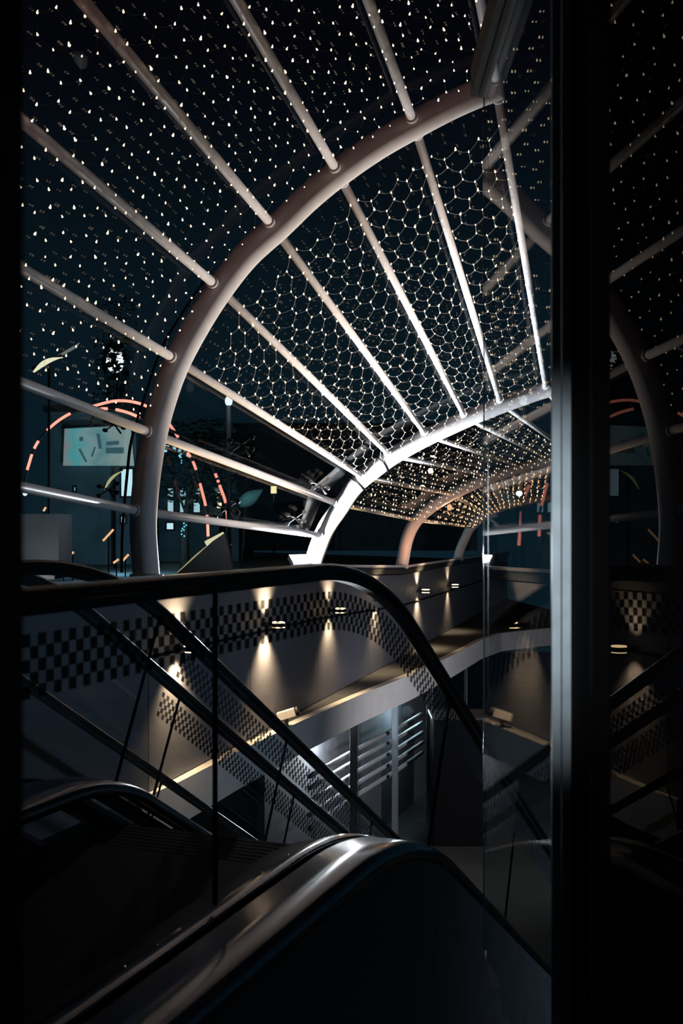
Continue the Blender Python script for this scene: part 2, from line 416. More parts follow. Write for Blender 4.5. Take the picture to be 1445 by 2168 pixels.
# one bulb mesh, shared
def bulb_mesh(r):
    m = MB(); m.ball((0,0,0), r, 8, 6); m.ball((0,0,r*1.3), r*.55, 6, 4, (1,1,1.9))
    o = m.build('bulb', M['bulb']); me = o.data; bpy.data.objects.remove(o); return me
BULB = [bulb_mesh(.0066), bulb_mesh(.0080), bulb_mesh(.0082), bulb_mesh(.0105)]
bb = BULB[3].copy(); bb.materials[0] = M['bulb_amber']; BULB[3] = bb
NETS = [range(1,7), range(2,7), range(1,6), range(1,5)]
SPC = [(.255,.10), (.235,.113), (.33,.16), (.42,.19)]
def pix(p): return (CX+F*p.x/p.y, HY-F*(p.z-EYE)/p.y)
for b in range(4):
    for j in NETS[b]:
        A0, A1, B0, B1 = NODE[b][j], NODE[b+1][j], NODE[b][j+1], NODE[b+1][j+1]
        L = max((A1-A0).length, (B1-B0).length); Wd = max((A0-B0).length, (A1-B1).length)
        nu = max(4, int(L/SPC[b][0])); nv = max(3, int(Wd/SPC[b][1]))
        root = empty('light_net', A1 if b == 0 else A0, 'light net above the %s roof tube, %s' % (ORD[j], BAY[b]), 'light net', 'fairy light nets of the '+BAY[b])
        P = {}
        for iu in range(nu+1):
            u = iu/nu
            lo, hi = (0, .93) if b == 0 else (.07, .985)
            if not lo <= u <= hi: continue
            for iv in range(nv+1):
                v = (iv+.5)/(nv+1); u = (iu+(.2 if (iu+iv) % 2 else -.2))/nu
                if b == 0 and j == 1 and v < .12: continue
                uu = u+random.uniform(-.06,.06)/nu; vv = v+random.uniform(-.09,.09)/nv
                n = cell_out(b, j, u, .5)
                sag = -.05-.07*math.sin(math.pi*max(0,min(1,v)))*(1 if b < 2 else .6)
                p = bil(b, j, uu, vv)+n*sag+Vector((0,0,random.uniform(-.012,.004)))
                if p.y < 1.5: continue
                x, y = pix(p)
                if b == 0 and not (-60 < x < 1150 and -60 < y < 1000): continue
                if x > 1230: continue
                P[(iu,iv)] = p
        if not P: bpy.data.objects.remove(root); continue
        wm = MB(); rw = (.0008,.0016,.0020,.0024)[b]
        def wire(p, q):
            d = (q-p); mid = (p+q)/2-Vector((0,0,.010))
            wm.tube([p, mid, q], rw, 3, False)
        for (iu,iv), p in P.items():
            if (iu+iv) % 2 and (iu+1,iv) in P: wire(p, P[(iu+1,iv)])
            if (iu,iv+1) in P: wire(p, P[(iu,iv+1)])
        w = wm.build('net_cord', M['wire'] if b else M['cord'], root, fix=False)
        order = sorted(P.values(), key=lambda p: p.y)
        for p in order[:100]:
            o = bpy.data.objects.new('bulb', BULB[b]); COL.objects.link(o)
            o.parent = root; o.location = p-root.location
            s = random.choice((.75,.9,.95,1,1,1.05,1.3)); o.scale = (s,s,s)
            o.rotation_euler = (random.uniform(-.5,.5), random.uniform(-.5,.5), 0)
        if len(order) > 100:
            m = MB(); r = (.0066,.0080,.0082,.0105)[b]
            for p in order[100:]: m.ball(p, r*random.choice((.75,.9,1,1.1,1.25)), 6, 4)
            o = m.build('distant_bulbs', M['bulb'] if b < 3 else M['bulb_amber'], root, fix=False); o['kind'] = 'stuff'

# black weather seal running outside the near arch, with the roof fittings that hold the panes
seal = MB()
sp = [on_plane(0,q) for q in [(250,1214),(252,1120),(262,1000),(272,925),(300,835),(335,735),(378,660),(428,585)]]
seal.tube(catmull([p+Vector((0,.16,0)) for p in sp], 5), .014, 8)
tag(seal.build('pane_seal', M['black']), 'thin black seal line curving beside the nearest arch foot', 'seal')
def fitting(p, d, label, ma, s=1.0):
    root = empty('spider_fitting', p, label, 'glass fitting', 'spider fittings holding the panes')
    m = MB(); m.tube([p, p+Vector(d)*.16*s], .012*s, 8); m.build('stem', ma, root)
    h = p+Vector(d)*.16*s; x = Vector((.11,.04,.02))*s; y = Vector((0,.02,.10))*s
    for sg in ((1,1),(1,-1),(-1,1),(-1,-1)):
        e = h+x*sg[0]+y*sg[1]*.6
        a = MB(); a.tube([h, e], .009*s, 6); a.tube([e-Vector((.004,.02,0)), e+Vector((.004,.02,0))], .026*s, 12); a.build('arm', ma, root)
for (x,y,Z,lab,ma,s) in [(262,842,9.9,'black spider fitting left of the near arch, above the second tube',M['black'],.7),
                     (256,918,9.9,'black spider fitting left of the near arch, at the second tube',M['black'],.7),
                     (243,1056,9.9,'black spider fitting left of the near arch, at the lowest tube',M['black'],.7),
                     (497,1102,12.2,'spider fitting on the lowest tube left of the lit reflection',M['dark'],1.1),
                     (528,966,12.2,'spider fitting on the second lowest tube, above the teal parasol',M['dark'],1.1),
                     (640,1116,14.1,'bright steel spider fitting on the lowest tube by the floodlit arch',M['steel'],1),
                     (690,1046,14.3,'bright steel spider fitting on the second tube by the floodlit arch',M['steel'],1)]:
    fitting(at(x,y,Z), (-.55,.1,.75), lab, ma, s)

# ================================================================== FLOODLIGHT AT THE LIT ARCH, WARM LAMP ON THE THIRD
fp = at(634,1184,14.55)
root = empty('floodlight', fp, 'glaring white floodlight at the foot of the lit arch', 'floodlight')
d = Vector((.35,-.55,.75)).normalized(); R = aim(d)
m = MB(); m.box(fp-d*.03, (.26,.17,.07), R); m.build('housing', M['steel'], root)
m = MB(); m.box(fp+d*.012, (.23,.14,.012), R); m.build('lens', M['flood'], root)
m = MB(); m.tube([fp-d*.06, fp-d*.06-Vector((0,0,.2))], .02, 8); m.build('bracket', M['dark'], root)
fb = [spot('floodlight_beam', fp+d*.06, fp+Vector((.75,.12,.62)), (.88,.94,1.0), 3600, 150, 1, .05),
      point('floodlight_spill', fp+d*.10+Vector((0,0,-.02)), (.90,.93,.97), 280, .05)]
wp = at(951,1074,21.2)
root = empty('arch_lamp', wp, 'small warm lamp clipped under the third arch', 'lamp')
m = MB(); m.ball(wp, .05, 12, 8, (1,1,1.3)); m.build('lens', M['orange'], root)
m = MB(); m.tube([wp+Vector((0,0,.05)), wp+Vector((0,.02,.14))], .04, 12); m.build('housing', M['dark'], root)
spot('arch_lamp_beam', at(905,1190,19.6), at(910,1050,21), (1.0,.42,.18), 40, 130, .8, .05)
point('arch_lamp_glow', wp+Vector((.05,-.35,-.15)), (1.0,.5,.25), 9, .05)

# ================================================================== WALL SCONCES
SW = [1.12,1.62,2.12,2.64,3.18,3.75]
SL = ['first warm wall sconce from the left, behind the handrail crossing','second warm wall sconce from the left, brightest through the checkered glass',
      'third warm wall sconce from the left, under the floodlit arch','fourth warm wall sconce from the left, behind the curve of the handrail',
      'fifth warm wall sconce, right of the curving handrail in plain view','sixth warm wall sconce, farthest along the panel wall']
SX = [(365,1372),(556,1322),(692,1292),(790,1270),(880,1251),(945,1240)]
def wall_hit(x):
    k = (x-CX)/F
    for i in range(len(FEET)-1):
        p, q = FEET[i], FEET[i+1]
        den = (q.x-p.x)-k*(q.y-p.y)
        if abs(den) < 1e-9: continue
        t = (k*p.y-p.x)/den
        if 0 <= t <= 1 and p.y+(q.y-p.y)*t > 0: return i+t
    return None
for i, (x, y) in enumerate(SX):
    t = wall_hit(x); n = wnorm(t); base = wall_at(t); Yd = base.y
    w = at(x, y, Yd)+n*.03
    root = empty('wall_sconce', w, SL[i], 'wall lamp', 'sconces on the panel wall')
    m = MB(); m.box(w+n*.06, (.05,.05,.16), aim(n).to_3x3()); m.build('back_plate', M['dark'], root)
    m = MB(); c = w+n*.17
    m.tube([c-Vector((0,0,.022)), c+Vector((0,0,.022))], .09, 20); m.build('shade', M['dark'], root)
    m = MB(); m.tube([c+Vector((0,0,.0225)), c+Vector((0,0,.034))], .075, 20); m.tube([c-Vector((0,0,.034)), c-Vector((0,0,.0225))], .075, 20); m.build('lens', M['sconce'], root)
    pw = (190,230,130,110,125,55)[i]
    spot('sconce_up', c+Vector((0,0,.06))-n*.02, c+Vector((0,0,1))-n*.25, (1.0,.70,.38), pw, 105, 1, .03)
    spot('sconce_down', c-Vector((0,0,.06))-n*.02, c-Vector((0,0,1))-n*.25, (1.0,.70,.38), pw*1.3, 105, 1, .03)

# ================================================================== ESCALATORS
YAW = math.atan2(1626-CX, F); ex = Vector((math.sin(YAW), math.cos(YAW), 0)); en = Vector((-math.cos(YAW), math.sin(YAW), 0))
SLOPE = math.radians(29.97)
def ep(d, s, h): return en*d+ex*s+Vector((0,0,EYE+h))
def prof(hl, s0, r, s_start, s_end, n=14):
    """(s, h, tilt) along a level run, a crest and a 30 degree fall"""
    T = r*math.tan(SLOPE/2); out = []
    k = max(2, int((s0-T-s_start)/.15))
    for i in range(k): out.append((s_start+(s0-T-s_start)*i/k, hl, 0.0))
    for i in range(n+1):
        th = SLOPE*i/n; out.append((s0-T+r*math.sin(th), hl-r+r*math.cos(th), th))
    s1, h1, _ = out[-1]; k = max(2, int((s_end-s1)/.3))
    for i in range(1, k+1):
        s = s1+(s_end-s1)*i/k; out.append((s, h1-(s-s1)*math.tan(SLOPE), SLOPE))
    return out
def off(pt, dist):                       # move a profile point along its own upward normal
    s, h, th = pt; return (s+math.sin(th)*dist, h+math.cos(th)*dist, th)
HB, HS0, HR = -.212, 4.562, 2.4          # underside of the handrail
def sweep_sec(m, pr, d, sec, smooth=True):
    """sec: closed list of (lateral, normal) offsets"""
    m.sweep([[ep(d+a, *off(pt, b)[:2]) for a, b in sec] for pt in pr], True, True, smooth)
RAIL = [( -.030,.024),(-.040,.034),(-.040,.050),(-.030,.062),(-.012,.067),(.012,.067),(.030,.062),(.040,.050),(.040,.034),(.030,.024)]
GUIDE = [(-.022,.0),(-.022,.025),(.022,.025),(.022,.0)]
GLASSH = 1.0
def balustrade(root, d, s_start, s_end, first, seams, frit=True, cell=.031, rows=5, s_frit=0.0):
    pr = prof(HB, HS0, HR, s_start, s_end, 18)
    m = MB(); sweep_sec(m, pr, d, RAIL)
    # the rail wraps round the newel at its upper end
    a = []
    for i in range(13):
        th = math.pi*i/12; cz = HB-.33
        a.append([ep(d+u, s_start-math.sin(th)*(.33+v), cz+math.cos(th)*(.33+v)) for u, v in RAIL])
    m.sweep(a, True, True, True)
    hr = m.build('handrail', M['rubber'], root); hr['label'] = 'black rubber handrail'
    m = MB(); sweep_sec(m, pr, d, GUIDE, False); m.build('handrail_guide', M['dark'], root)
    # glass, cut into panes at the seams
    cuts = [pr[0][0]]+seams+[pr[-1][0]]
    for c0, c1 in zip(cuts[:-1], cuts[1:]):
        seg = [p for p in pr if c0-1e-6 <= p[0] <= c1+1e-6]
        def ins(c):
            for p, q in zip(pr[:-1], pr[1:]):
                if p[0] <= c <= q[0]:
                    t = (c-p[0])/max(1e-9, q[0]-p[0]); return tuple(p[i]+(q[i]-p[i])*t for i in range(3))
        g = .004
        seg = [ins(min(c0+g, pr[-1][0]))]+[p for p in seg if c0+.03 < p[0] < c1-.03]+[ins(c1-g)]
        m = MB(); sec = [(-.005,0),(.005,0),(.005,-GLASSH),(-.005,-GLASSH)]
        sweep_sec(m, seg, d, sec, False)
        m.build('glass_panel', M['glass'], root)
        if c1 < pr[-1][0]:
            e = ins(c1); m = MB()
            a0, a1 = off(e, 0), off(e, -GLASSH)
            m.tube([ep(d, a0[0], a0[1]), ep(d, a1[0], a1[1])], .0085, 6); m.build('panel_joint', M['black'], root)
    if frit:
        # distances along the rail
        acc = [0.0]
        for p, q in zip(pr[:-1], pr[1:]): acc.append(acc[-1]+math.hypot(q[0]-p[0], q[1]-p[1]))
        def along(x):
            for i in range(len(acc)-1):
                if acc[i] <= x <= acc[i+1]:
                    t = (x-acc[i])/(acc[i+1]-acc[i]); return tuple(pr[i][k]+(pr[i+1][k]-pr[i][k])*t for k in range(3))
            return pr[-1]
        m = MB(); n = int(acc[-1]/cell)
        for i in range(2, n-1):
            a, b = along(i*cell), along((i+1)*cell)
            if a[0] < s_frit: continue
            for r in range(rows):
                if (i+r) % 2: continue
                y0, y1 = -.045-r*cell, -.045-(r+1)*cell
                q = [off(a,y0), off(b,y0), off(b,y1), off(a,y1)]
                m.slab(*[ep(d-.0058, w[0], w[1]) for w in q], .0008)
        m.build('checker_band', M['frit'], root, fix=False)
    return pr
def deck(root, d0, d1, hl, s0, r, s_start, s_end, name, ma, th=.03, lip=0.0):
    pr = prof(hl, s0, r, s_start, s_end, 18); m = MB()
    if lip: sec = [(d0,-th-lip),(d0,-lip*.75),(d0+lip*.25,-lip*.3),(d0+lip*.7,-.004),(d0+lip*1.3,0),(d1,0),(d1,-th)]
    else: sec = [(d0,-th),(d0,0),(d1,0),(d1,-th)]
    m.sweep([[ep(a, *off(pt, b)[:2]) for a, b in sec] for pt in pr], True, True, bool(lip))
    return m.build(name, ma, root)
def steps(root, d0, d1, hl, s0, s_end):
    m = MB(); m.slab(ep(d0,.3,hl), ep(d1,.3,hl), ep(d1,s0-.35,hl), ep(d0,s0-.35,hl), .04)
    m.build('comb_plate', M['black'], root)
    n = int((s_end-s0)/.4)
    for i in range(n):
        s = s0-.35+i*.4; h = hl-max(0, (s+.4-s0))*math.tan(SLOPE)
        m = MB()
        for k in range(9):
            sa = s+k*.4/9
            m.slab(ep(d0,sa+.006,h), ep(d1,sa+.006,h), ep(d1,sa+.038,h), ep(d0,sa+.038,h), .015)
        m.slab(ep(d0,s,h-.016), ep(d1,s,h-.016), ep(d1,s+.4,h-.016), ep(d0,s+.4,h-.016), .2)
        m.build('step', M['black'], root)
SE = 11.2
A = empty('escalator', ep(1.9,4.0,-1.5), 'near escalator with checkered glass side and chrome deck in front', 'escalator', 'pair of escalators')
SA = 1.25
def seam_s(x, d): k = (x-CX)/F; Z = d/(-k*math.cos(YAW)+math.sin(YAW)); return k*Z*math.sin(YAW)+Z*math.cos(YAW)
balustrade(A, 1.65, SA, SE, True, [seam_s(455,1.65), 5.85, 7.6, 9.3])
balustrade(A, 3.03, SA, SE, False, [3.4, 5.05, 6.7, 8.4], s_frit=5.3)
DK = (-1.24, 4.40, 2.6)
deck(A, 1.37, 1.59, *DK, .3, SE, 'outer_deck', M['chrome'], .02, .05)
deck(A, 1.628, 1.675, DK[0]+.005, *DK[1:], .3, SE, 'deck_bead', M['chrome'], .03, .012)
deck(A, 1.58, 1.82, DK[0]-.035, *DK[1:], .3, SE, 'inner_deck', M['black'], .03)
deck(A, 2.90, 3.13, -1.18, 4.50, 1.4, .3, SE, 'inner_deck', M['chrome'], .02, .05)
deck(A, 3.14, 3.27, -1.21, 4.50, 1.4, .3, SE, 'outer_deck', M['dark'], .03)
steps(A, 1.84, 2.87, -1.36, 4.3, SE)
# outer cladding below the near deck: three sheets with open joints
prc = prof(DK[0]-.04, *DK[1:], .3, SE, 18)
def sheet(s_a, s_b, ta, tb):
    m = MB(); top = [p for p in prc if s_a < p[0] < s_b]
    def hh(s):
        for p, q in zip(prc[:-1], prc[1:]):
            if p[0] <= s <= q[0]: return p[1]+(q[1]-p[1])*(s-p[0])/(q[0]-p[0])
    seq = [(s_a, hh(s_a))]+[(p[0],p[1]) for p in top]+[(s_b, hh(s_b))]
    for (s, h), (s2, h2) in zip(seq[:-1], seq[1:]):
        f = lambda z: (z-s_a)/(s_b-s_a)
        lo1 = s-ta*(1-f(s))-tb*f(s); lo2 = s2-ta*(1-f(s2))-tb*f(s2)
        m.slab(ep(1.38,s,h), ep(1.38,s2,h2), ep(1.38,lo2,h2-1.6), ep(1.38,lo1,h-1.6), .018)
    return m
for (a, b, ta, tb) in ((.3, seam_s(695,1.38)-.004, 0, 0), (seam_s(695,1.38)+.004, seam_s(932,1.38)-.005, 0, .42), (seam_s(932,1.38)+.005, SE-.2, .42, .8)):
    sheet(a, b, ta, tb).build('side_cladding', M['clad'], A)
m = MB()
for p, q in zip(prc[:-1], prc[1:]): m.slab(ep(1.44,p[0],p[1]-.02), ep(1.44,q[0],q[1]-.02), ep(1.44,q[0],q[1]-1.5), ep(1.44,p[0],p[1]-1.5), .02)
m.build('truss_side', M['black'], A)
B = empty('escalator', ep(4.1,4.0,-1.5), 'far escalator whose handrails slope down behind the near glass side', 'escalator', 'pair of escalators')
balustrade(B, 3.51, SA, SE, False, [4.4, 6.1, 7.9], True, s_frit=5.9)
balustrade(B, 4.72, SA, SE, False, [4.4, 6.1, 7.9], False)
deck(B, 3.40, 3.70, -1.21, 4.50, 1.4, .3, SE, 'inner_deck', M['dark'], .03)
deck(B, 4.55, 4.85, -1.21, 4.50, 1.4, .3, SE, 'inner_deck', M['dark'], .03)
steps(B, 3.72, 4.53, -1.36, 4.3, SE)

# ================================================================== GLAZED SIDE WALL ON THE RIGHT
def sw(Y, dx=0.0): return .5+.0105*Y+dx
def wallslab(m, y0, y1, z0, z1, th, dx=0.0):
    m.slab((sw(y0,dx),y0,z0),(sw(y1,dx),y1,z0),(sw(y1,dx),y1,z1),(sw(y0,dx),y0,z1), th)
    return m
TOPZ = EYE+1.663
scr = empty('glass_screen', (sw(3.4),3.4,0), 'tall clear glass screen on the right, held by a grooved metal post', 'glass screen')
m = MB(); wallslab(m, 2.613, 4.18, 0.02, TOPZ, .012); m.build('glass_panel', M['screen'], scr)
m = MB(); m.box((sw(4.182,.004),4.182,(TOPZ+.02)/2), (.005,.004,TOPZ-.02)); e = m.build('edge_strip', M['chrome'], scr)
m = MB()
for (x0, x1, y0, y1) in ((.5035,.5245,2.60,2.612),(.5280,.549,2.60,2.66),(.5235,.529,2.64,2.66)):
    m.box(((x0+x1)/2,(y0+y1)/2,2.2), (x1-x0,y1-y0,4.4))
m.build('post', M['alu'], scr)
m = MB(); 
for (a, b, z0, z1) in ((-.045,-.022,.0,.11),(-.016,.014,-.004,.11),(-.022,-.016,.012,.1)):
    m.slab((sw(1.2,a),1.2,TOPZ+z0),(sw(4.2,a),4.2,TOPZ+z0),(sw(4.2,b),4.2,TOPZ+z0),(sw(1.2,b),1.2,TOPZ+z0), .001)
    m.box(((sw(2.7,a)+sw(2.7,b))/2,2.7,TOPZ+(z0+z1)/2), (b-a,3.0,z1-z0), Matrix.Rotation(-.0105,3,'Z'))
m.build('top_rail', M['dark'], scr)
m = MB(); wallslab(m, 2.116, 2.598, 0, 4.4, .10, .021); structure(m.build('wall_right', M['black']))
m = MB(); wallslab(m, -2.4, 2.112, 0, 4.4, .012); structure(m.build('window_1', M['blackglass']))
m = MB(); wallslab(m, -2.4, 2.112, 0, 4.4, .05, .016); structure(m.build('wall_right_backing', M['black']))
# dark jamb close to the lens on the left
m = MB(); m.box((-.48,1.05,2.2), (.31,.12,4.4)); tag(m.build('door_jamb', M['black']), 'black out-of-focus jamb along the left edge of the view', 'door jamb')

# ================================================================== LOWER CONCOURSE
def below(x, h, dy=0.0):
    """a point under the fascia line seen at column x, at height h"""
    for (a, b) in zip(FU[:-1], FU[1:]):
        if a[0] <= x <= b[0]:
            t = (x-a[0])/(b[0]-a[0]); y = a[1]+(b[1]-a[1])*t
            p = at(x, y, 2.45*F/(y-HY)); return Vector((p.x-.05, p.y+.15+dy, EYE+h))
for (x, w, lab) in ((756,.11,'wide dark post under the beam, right of the lit shop corner'),(842,.085,'slim grey post in the middle of the barred shopfront'),(915,.09,'dark post at the right end of the barred shopfront'),(991,.05,'thin post right of the sloping handrail')):
    p = below(x, -5.3); q = below(x, -2.87)
    root = empty('shopfront_post', p, lab, 'post', 'posts under the concourse beam')
    m = MB(); m.box((p+q)/2, (w,.10,(q-p).z)); m.build('shaft', M['dark'] if w != .085 else M['alu'], root)
    m = MB(); m.box(p+Vector((w*.62,0,(q-p).z/2)), (.012,.08,(q-p).z-.02)); m.build('edge_trim', M['alu'], root)
RB = [(-3.36,'topmost'),(-3.52,'second'),(-3.70,'third'),(-3.88,'fourth'),(-4.06,'lowest')]
for h, nm in RB:
    pts = [below(x, h, .42) for x in (660,700,740,780,820,860,905)]
    m = MB(); m.tube(pts, .035, 8)
    tag(m.build('shop_rail', M['railgrey']), '%s of the parallel rails across the shopfront below the beam' % nm, 'rail', 'shopfront rails')
pb = [below(x, -2.9, 2.2) for x in (520,640,760,860,960)]
m = MB()
for p, q in zip(pb[:-1], pb[1:]): m.slab(Vector((p.x,p.y,LOW)), Vector((q.x,q.y,LOW)), q, p, .1)
structure(m.build('wall_lower', M['slab']))
lp = below(712, -3.0, .9)
root = empty('ceiling_lamp', lp, 'white ceiling lamp shining in the shop corner below the beam', 'ceiling lamp')
m = MB(); m.tube([lp, lp+Vector((0,0,.05))], .16, 20); m.build('housing', M['steel'], root)
m = MB(); m.tube([lp-Vector((0,0,.012)), lp-Vector((0,0,.001))], .14, 20); m.build('diffuser', M['white'], root)
point('shop_lamp', lp-Vector((0,0,.2)), (.85,.90,.95), 150, .1)
lp = below(880, -3.0, 1.0); 
point('shop_lamp', lp-Vector((0,0,.3)), (.6,.85,.95), 40, .1)
ka, kb = at(918,1524,18), at(1030,1524,18)  # black block added to keep this stretch of lower floor dark
kk = empty('blocker', Vector(((ka.x+kb.x)/2,18.4,LOW)), 'added black block darkening the lower floor, under the right end of the sloping handrail', 'blocker')
m = MB(); m.box(((ka.x+kb.x)/2,18.4,(ka.z+LOW)/2), (kb.x-ka.x,.8,ka.z-LOW)); m.build('body', M['black'], kk)
m = MB(); m.box(((ka.x+kb.x)/2,18.4,ka.z+.02), (kb.x-ka.x+.06,.86,.04)); m.build('blocker_cap', M['dark'], kk)
wl = at(606,1512,13.3)
root = empty('floor_spotlight', wl, 'small pale spotlight lying on the ledge above the beam', 'spotlight')
m = MB(); m.box(wl, (.22,.12,.09), Matrix.Rotation(-.3,3,'Y')); m.build('housing', M['steel'], root)
m = MB(); m.tube([wl+Vector((.11,0,.03)), wl+Vector((.15,0,.045))], .06, 12); m.build('hood', M['dark'], root)
m = MB(); m.box(wl-Vector((0,0,.10)), (.05,.05,.12)); m.build('stand', M['dark'], root)
cl = spot('concourse_fill', (5.5,9.0,EYE-1.4), (-3.0,9.6,EYE-2.6), (.55,.78,1.0), 310, 95, .7, .2); cl.visible_glossy = False  # added unseen cool fill for the wall and escalator sides
# added unseen fill over the well that softly lights beam and ledge
wl_ = spot('well_fill', (5.0,13.5,EYE-2.1), (1.9,18.8,EYE-4.2), (.92,.91,.94), 950, 104, .9, .06); wl_.visible_glossy = False
wlp = empty('added_pendant', (5.0,13.5,EYE-1.8), 'added pendant shade over the escalator well, unseen behind the right wall', 'added pendant')
m = MB(); m.ball((5.0,13.5,EYE-1.8), .16, 16, 8, (1,1,.5)); m.build('shade', M['steel'], wlp)

# ================================================================== OUTDOORS, BEYOND THE GLASS
# left pavilion with lit doorway
def facade(name, x0, x1, ytop, Y, depth, label, ma):
    a, b = at(x0, ytop, Y), at(x1, ytop, Y); z0 = OUT
    root = empty(name, ((a.x+b.x)/2, Y, z0), label, 'building')
    m = MB(); m.box(((a.x+b.x)/2, Y+depth/2, (a.z+z0)/2), (b.x-a.x, depth, a.z-z0)); m.build('wall', ma, root)
    m = MB(); m.box(((a.x+b.x)/2, Y+depth/2, a.z+.1), (b.x-a.x+.3, depth+.3, .2)); m.build('roof', M['dark'], root)
    return root
def lit_rect(root, x0, x1, y0, y1, Y, ma, name='window'):
    a, b = at(x0,y0,Y), at(x1,y1,Y); c = (a+b)/2; w, h = b.x-a.x, a.z-b.z
    m = MB(); m.box((c.x,Y-.03,c.z), (w,.04,h)); f = m.build(name, ma, root)
    m = MB(); t = .05
    for (dx, dz, sx_, sz_) in ((-w/2,0,t,h+t),(w/2,0,t,h+t),(0,h/2,w,t),(0,-h/2,w,t)):
        m.box((c.x+dx,Y-.05,c.z+dz), (sx_,.08,sz_))
    m.build('frame', M['dark'], f)
P1 = facade('pavilion', 104, 288, 872, 33, 5, 'dim pavilion with a teal banner, left of the near arch', M['build'])
lit_rect(P1, 256, 283, 992, 1052, 33, M['win'], 'doorway')
lit_rect(P1, 256, 267, 1092, 1108, 33, M['win'], 'low_window')
lit_rect(P1, 157, 162, 1030, 1041, 33, M['cyan'], 'indicator_light')
P2 = facade('shop_building', 336, 505, 930, 36, 6, 'dark shop building with six cyan-white window panes behind a tree', M['build'])
for x0, x1 in ((354,369),(380,403),(409,425)):
    for y0, y1 in ((1033,1053),(1057,1086)): lit_rect(P2, x0, x1, y0, y1, 36, M['win'])
lit_rect(P2, 352, 369, 1106, 1122, 36, M['win'], 'door_light')
P3 = facade('tower_block', 500, 1010, 905, 52, 8, 'long unlit block behind the floodlit arch', M['build'])
# banner
a, b, c, d_ = at(134,986,32.6), at(284,986,32.6), at(276,901,32.6), at(137,908,32.6)
bn = empty('banner', (a+b)/2, 'teal backlit banner hanging left of the near arch', 'banner')
m = MB(); m.slab(a, b, c, d_, .03); m.build('cloth', M['banner'], bn)
m = MB()
for q in ([(168,925),(176,925),(176,934),(168,934)],[(204,918),(211,918),(216,950),(209,950)],[(165,950),(171,950),(185,978),(180,978)],[(225,935),(252,933),(252,941),(225,943)],[(224,948),(262,947),(262,960),(224,960)],[(192,966),(200,945),(203,946),(196,968)]):
    m.slab(*[at(x,y,32.57) for x, y in reversed(q)], .01)
m.build('lettering', emit('banner_print', (.06,.17,.21), .55), bn)
m = MB(); m.tube([c+Vector((.1,0,.05)), d_+Vector((-.1,0,.05))], .04, 8); m.tube([c+Vector((0,0,.05)), c+Vector((0,.38,.05))], .03, 6); m.tube([d_+Vector((0,0,.05)), d_+Vector((0,.38,.05))], .03, 6); m.build('hanging_bar', M['dark'], bn)
# cyan sign half hidden by the near arch
sg = empty('shop_sign', at(372,955,34), 'glowing cyan sign just right of the near arch', 'sign')
m = MB(); 
for (x0,x1,y0,y1) in ((336,343,938,970),(343,358,938,945),(343,353,951,957),(366,371,942,952),(378,383,940,970),(383,389,944,953),(389,394,950,958),(394,400,940,970),(410,417,944,952)):
    p, q = at(x0,y0,34), at(x1,y1,34); m.box((p+q)/2, (q.x-p.x,.06,p.z-q.z))
m.build('lettering', M['cyan'], sg)
p, q = at(330,934,34.1), at(420,974,34.1); m = MB(); m.box((p+q)/2, (q.x-p.x,.05,p.z-q.z)); m.tube([(p+q)/2+Vector((.2,0,0)), (p+q)/2+Vector((.2,1.88,0))], .04, 6); m.build('backing', M['black'], sg)
# pink rope-light hoops
def hoop(pts, Y, label, gaps):
    P = catmull([at(x,y,Y) for x, y in pts], 10)
    root = empty('light_hoop', Vector((P[0].x,Y,OUT)), label, 'light hoop', 'pink rope light hoops outdoors')
    m = MB(); m.tube(P, .035, 6); m.build('frame', M['dark'], root)
    n = len(P)
    for (a, b) in gaps:
        seg = P[int(a*(n-1)):int(b*(n-1))+1]
        if len(seg) < 2: continue
        m = MB(); m.tube([p-Vector((0,.06,0)) for p in seg], .034, 6); m.build('rope_light', M['neon'], root)
hoop([(48,1040),(62,985),(78,942),(108,905),(150,876),(200,860),(252,849),(305,858),(352,890),(392,950),(412,985),(428,1040),(438,1085),(441,1142),(441,1215)], 27,
     'pink rope light hoop peaking over the teal banner', [(.06,.11),(.13,.16),(.20,.29),(.33,.55),(.58,.62),(.66,.685),(.70,.73),(.765,.84),(.87,.925)])
hoop([(190,905),(205,871),(232,866),(268,873),(300,886),(345,905),(400,930),(440,970),(456,1003),(466,1030),(478,1065),(483,1110),(487,1160),(488,1212)], 26,
     'second pink rope light hoop, lower and right of the first', [(.08,.15),(.19,.30),(.62,.64),(.655,.67),(.69,.77),(.80,.92)])
# street lamps and wall lamps
def lantern(x, y, Y, label, ma, size, power=0, col=(1,1,1), hgt=None):
    p = at(x,y,Y); root = empty('street_lamp', Vector((p.x,p.y,OUT)), label, 'street lamp', 'street lamps beyond the glass')
    m = MB(); m.ball(p, size, 14, 10, (1,1,1.35)); m.build('globe', ma, root)
    m = MB(); m.tube([Vector((p.x,p.y+.02,OUT)), p-Vector((0,0,size*1.2))], .05, 8); m.build('pole', M['dark'], root)
    m = MB(); m.tube([p+Vector((0,0,size*1.25)), p+Vector((0,0,size*1.6))], size*.8, 12); m.build('cap', M['dark'], root)
    if power: point('street_lamp_light', p-Vector((0,.5,0)), col, power, .03, False)
lantern(484,849,24,'white street lamp glowing beside the third lowest tube',M['white'],.085,40,(.9,.95,1))
lantern(244,764,43,'white street lamp half hidden by leaves, above the pink hoops',M['white'],.36,90,(.85,.93,1))
def wall_lamp(x, y, Y, label, ma, s=.12):
    p = at(x,y,Y); root = empty('wall_lamp', p, label, 'wall lamp', 'up and down lamps outdoors')
    m = MB(); m.box(p, (s*1.3,.10,s*.35)); m.build('bracket', M['dark'], root)
    for sg_ in (1,-1):
        m = MB(); m.ball(p+Vector((0,-.02,sg_*s*.95)), s*.65, 10, 6, (1,.6,1.1)); m.build('glow_lens', ma, root)
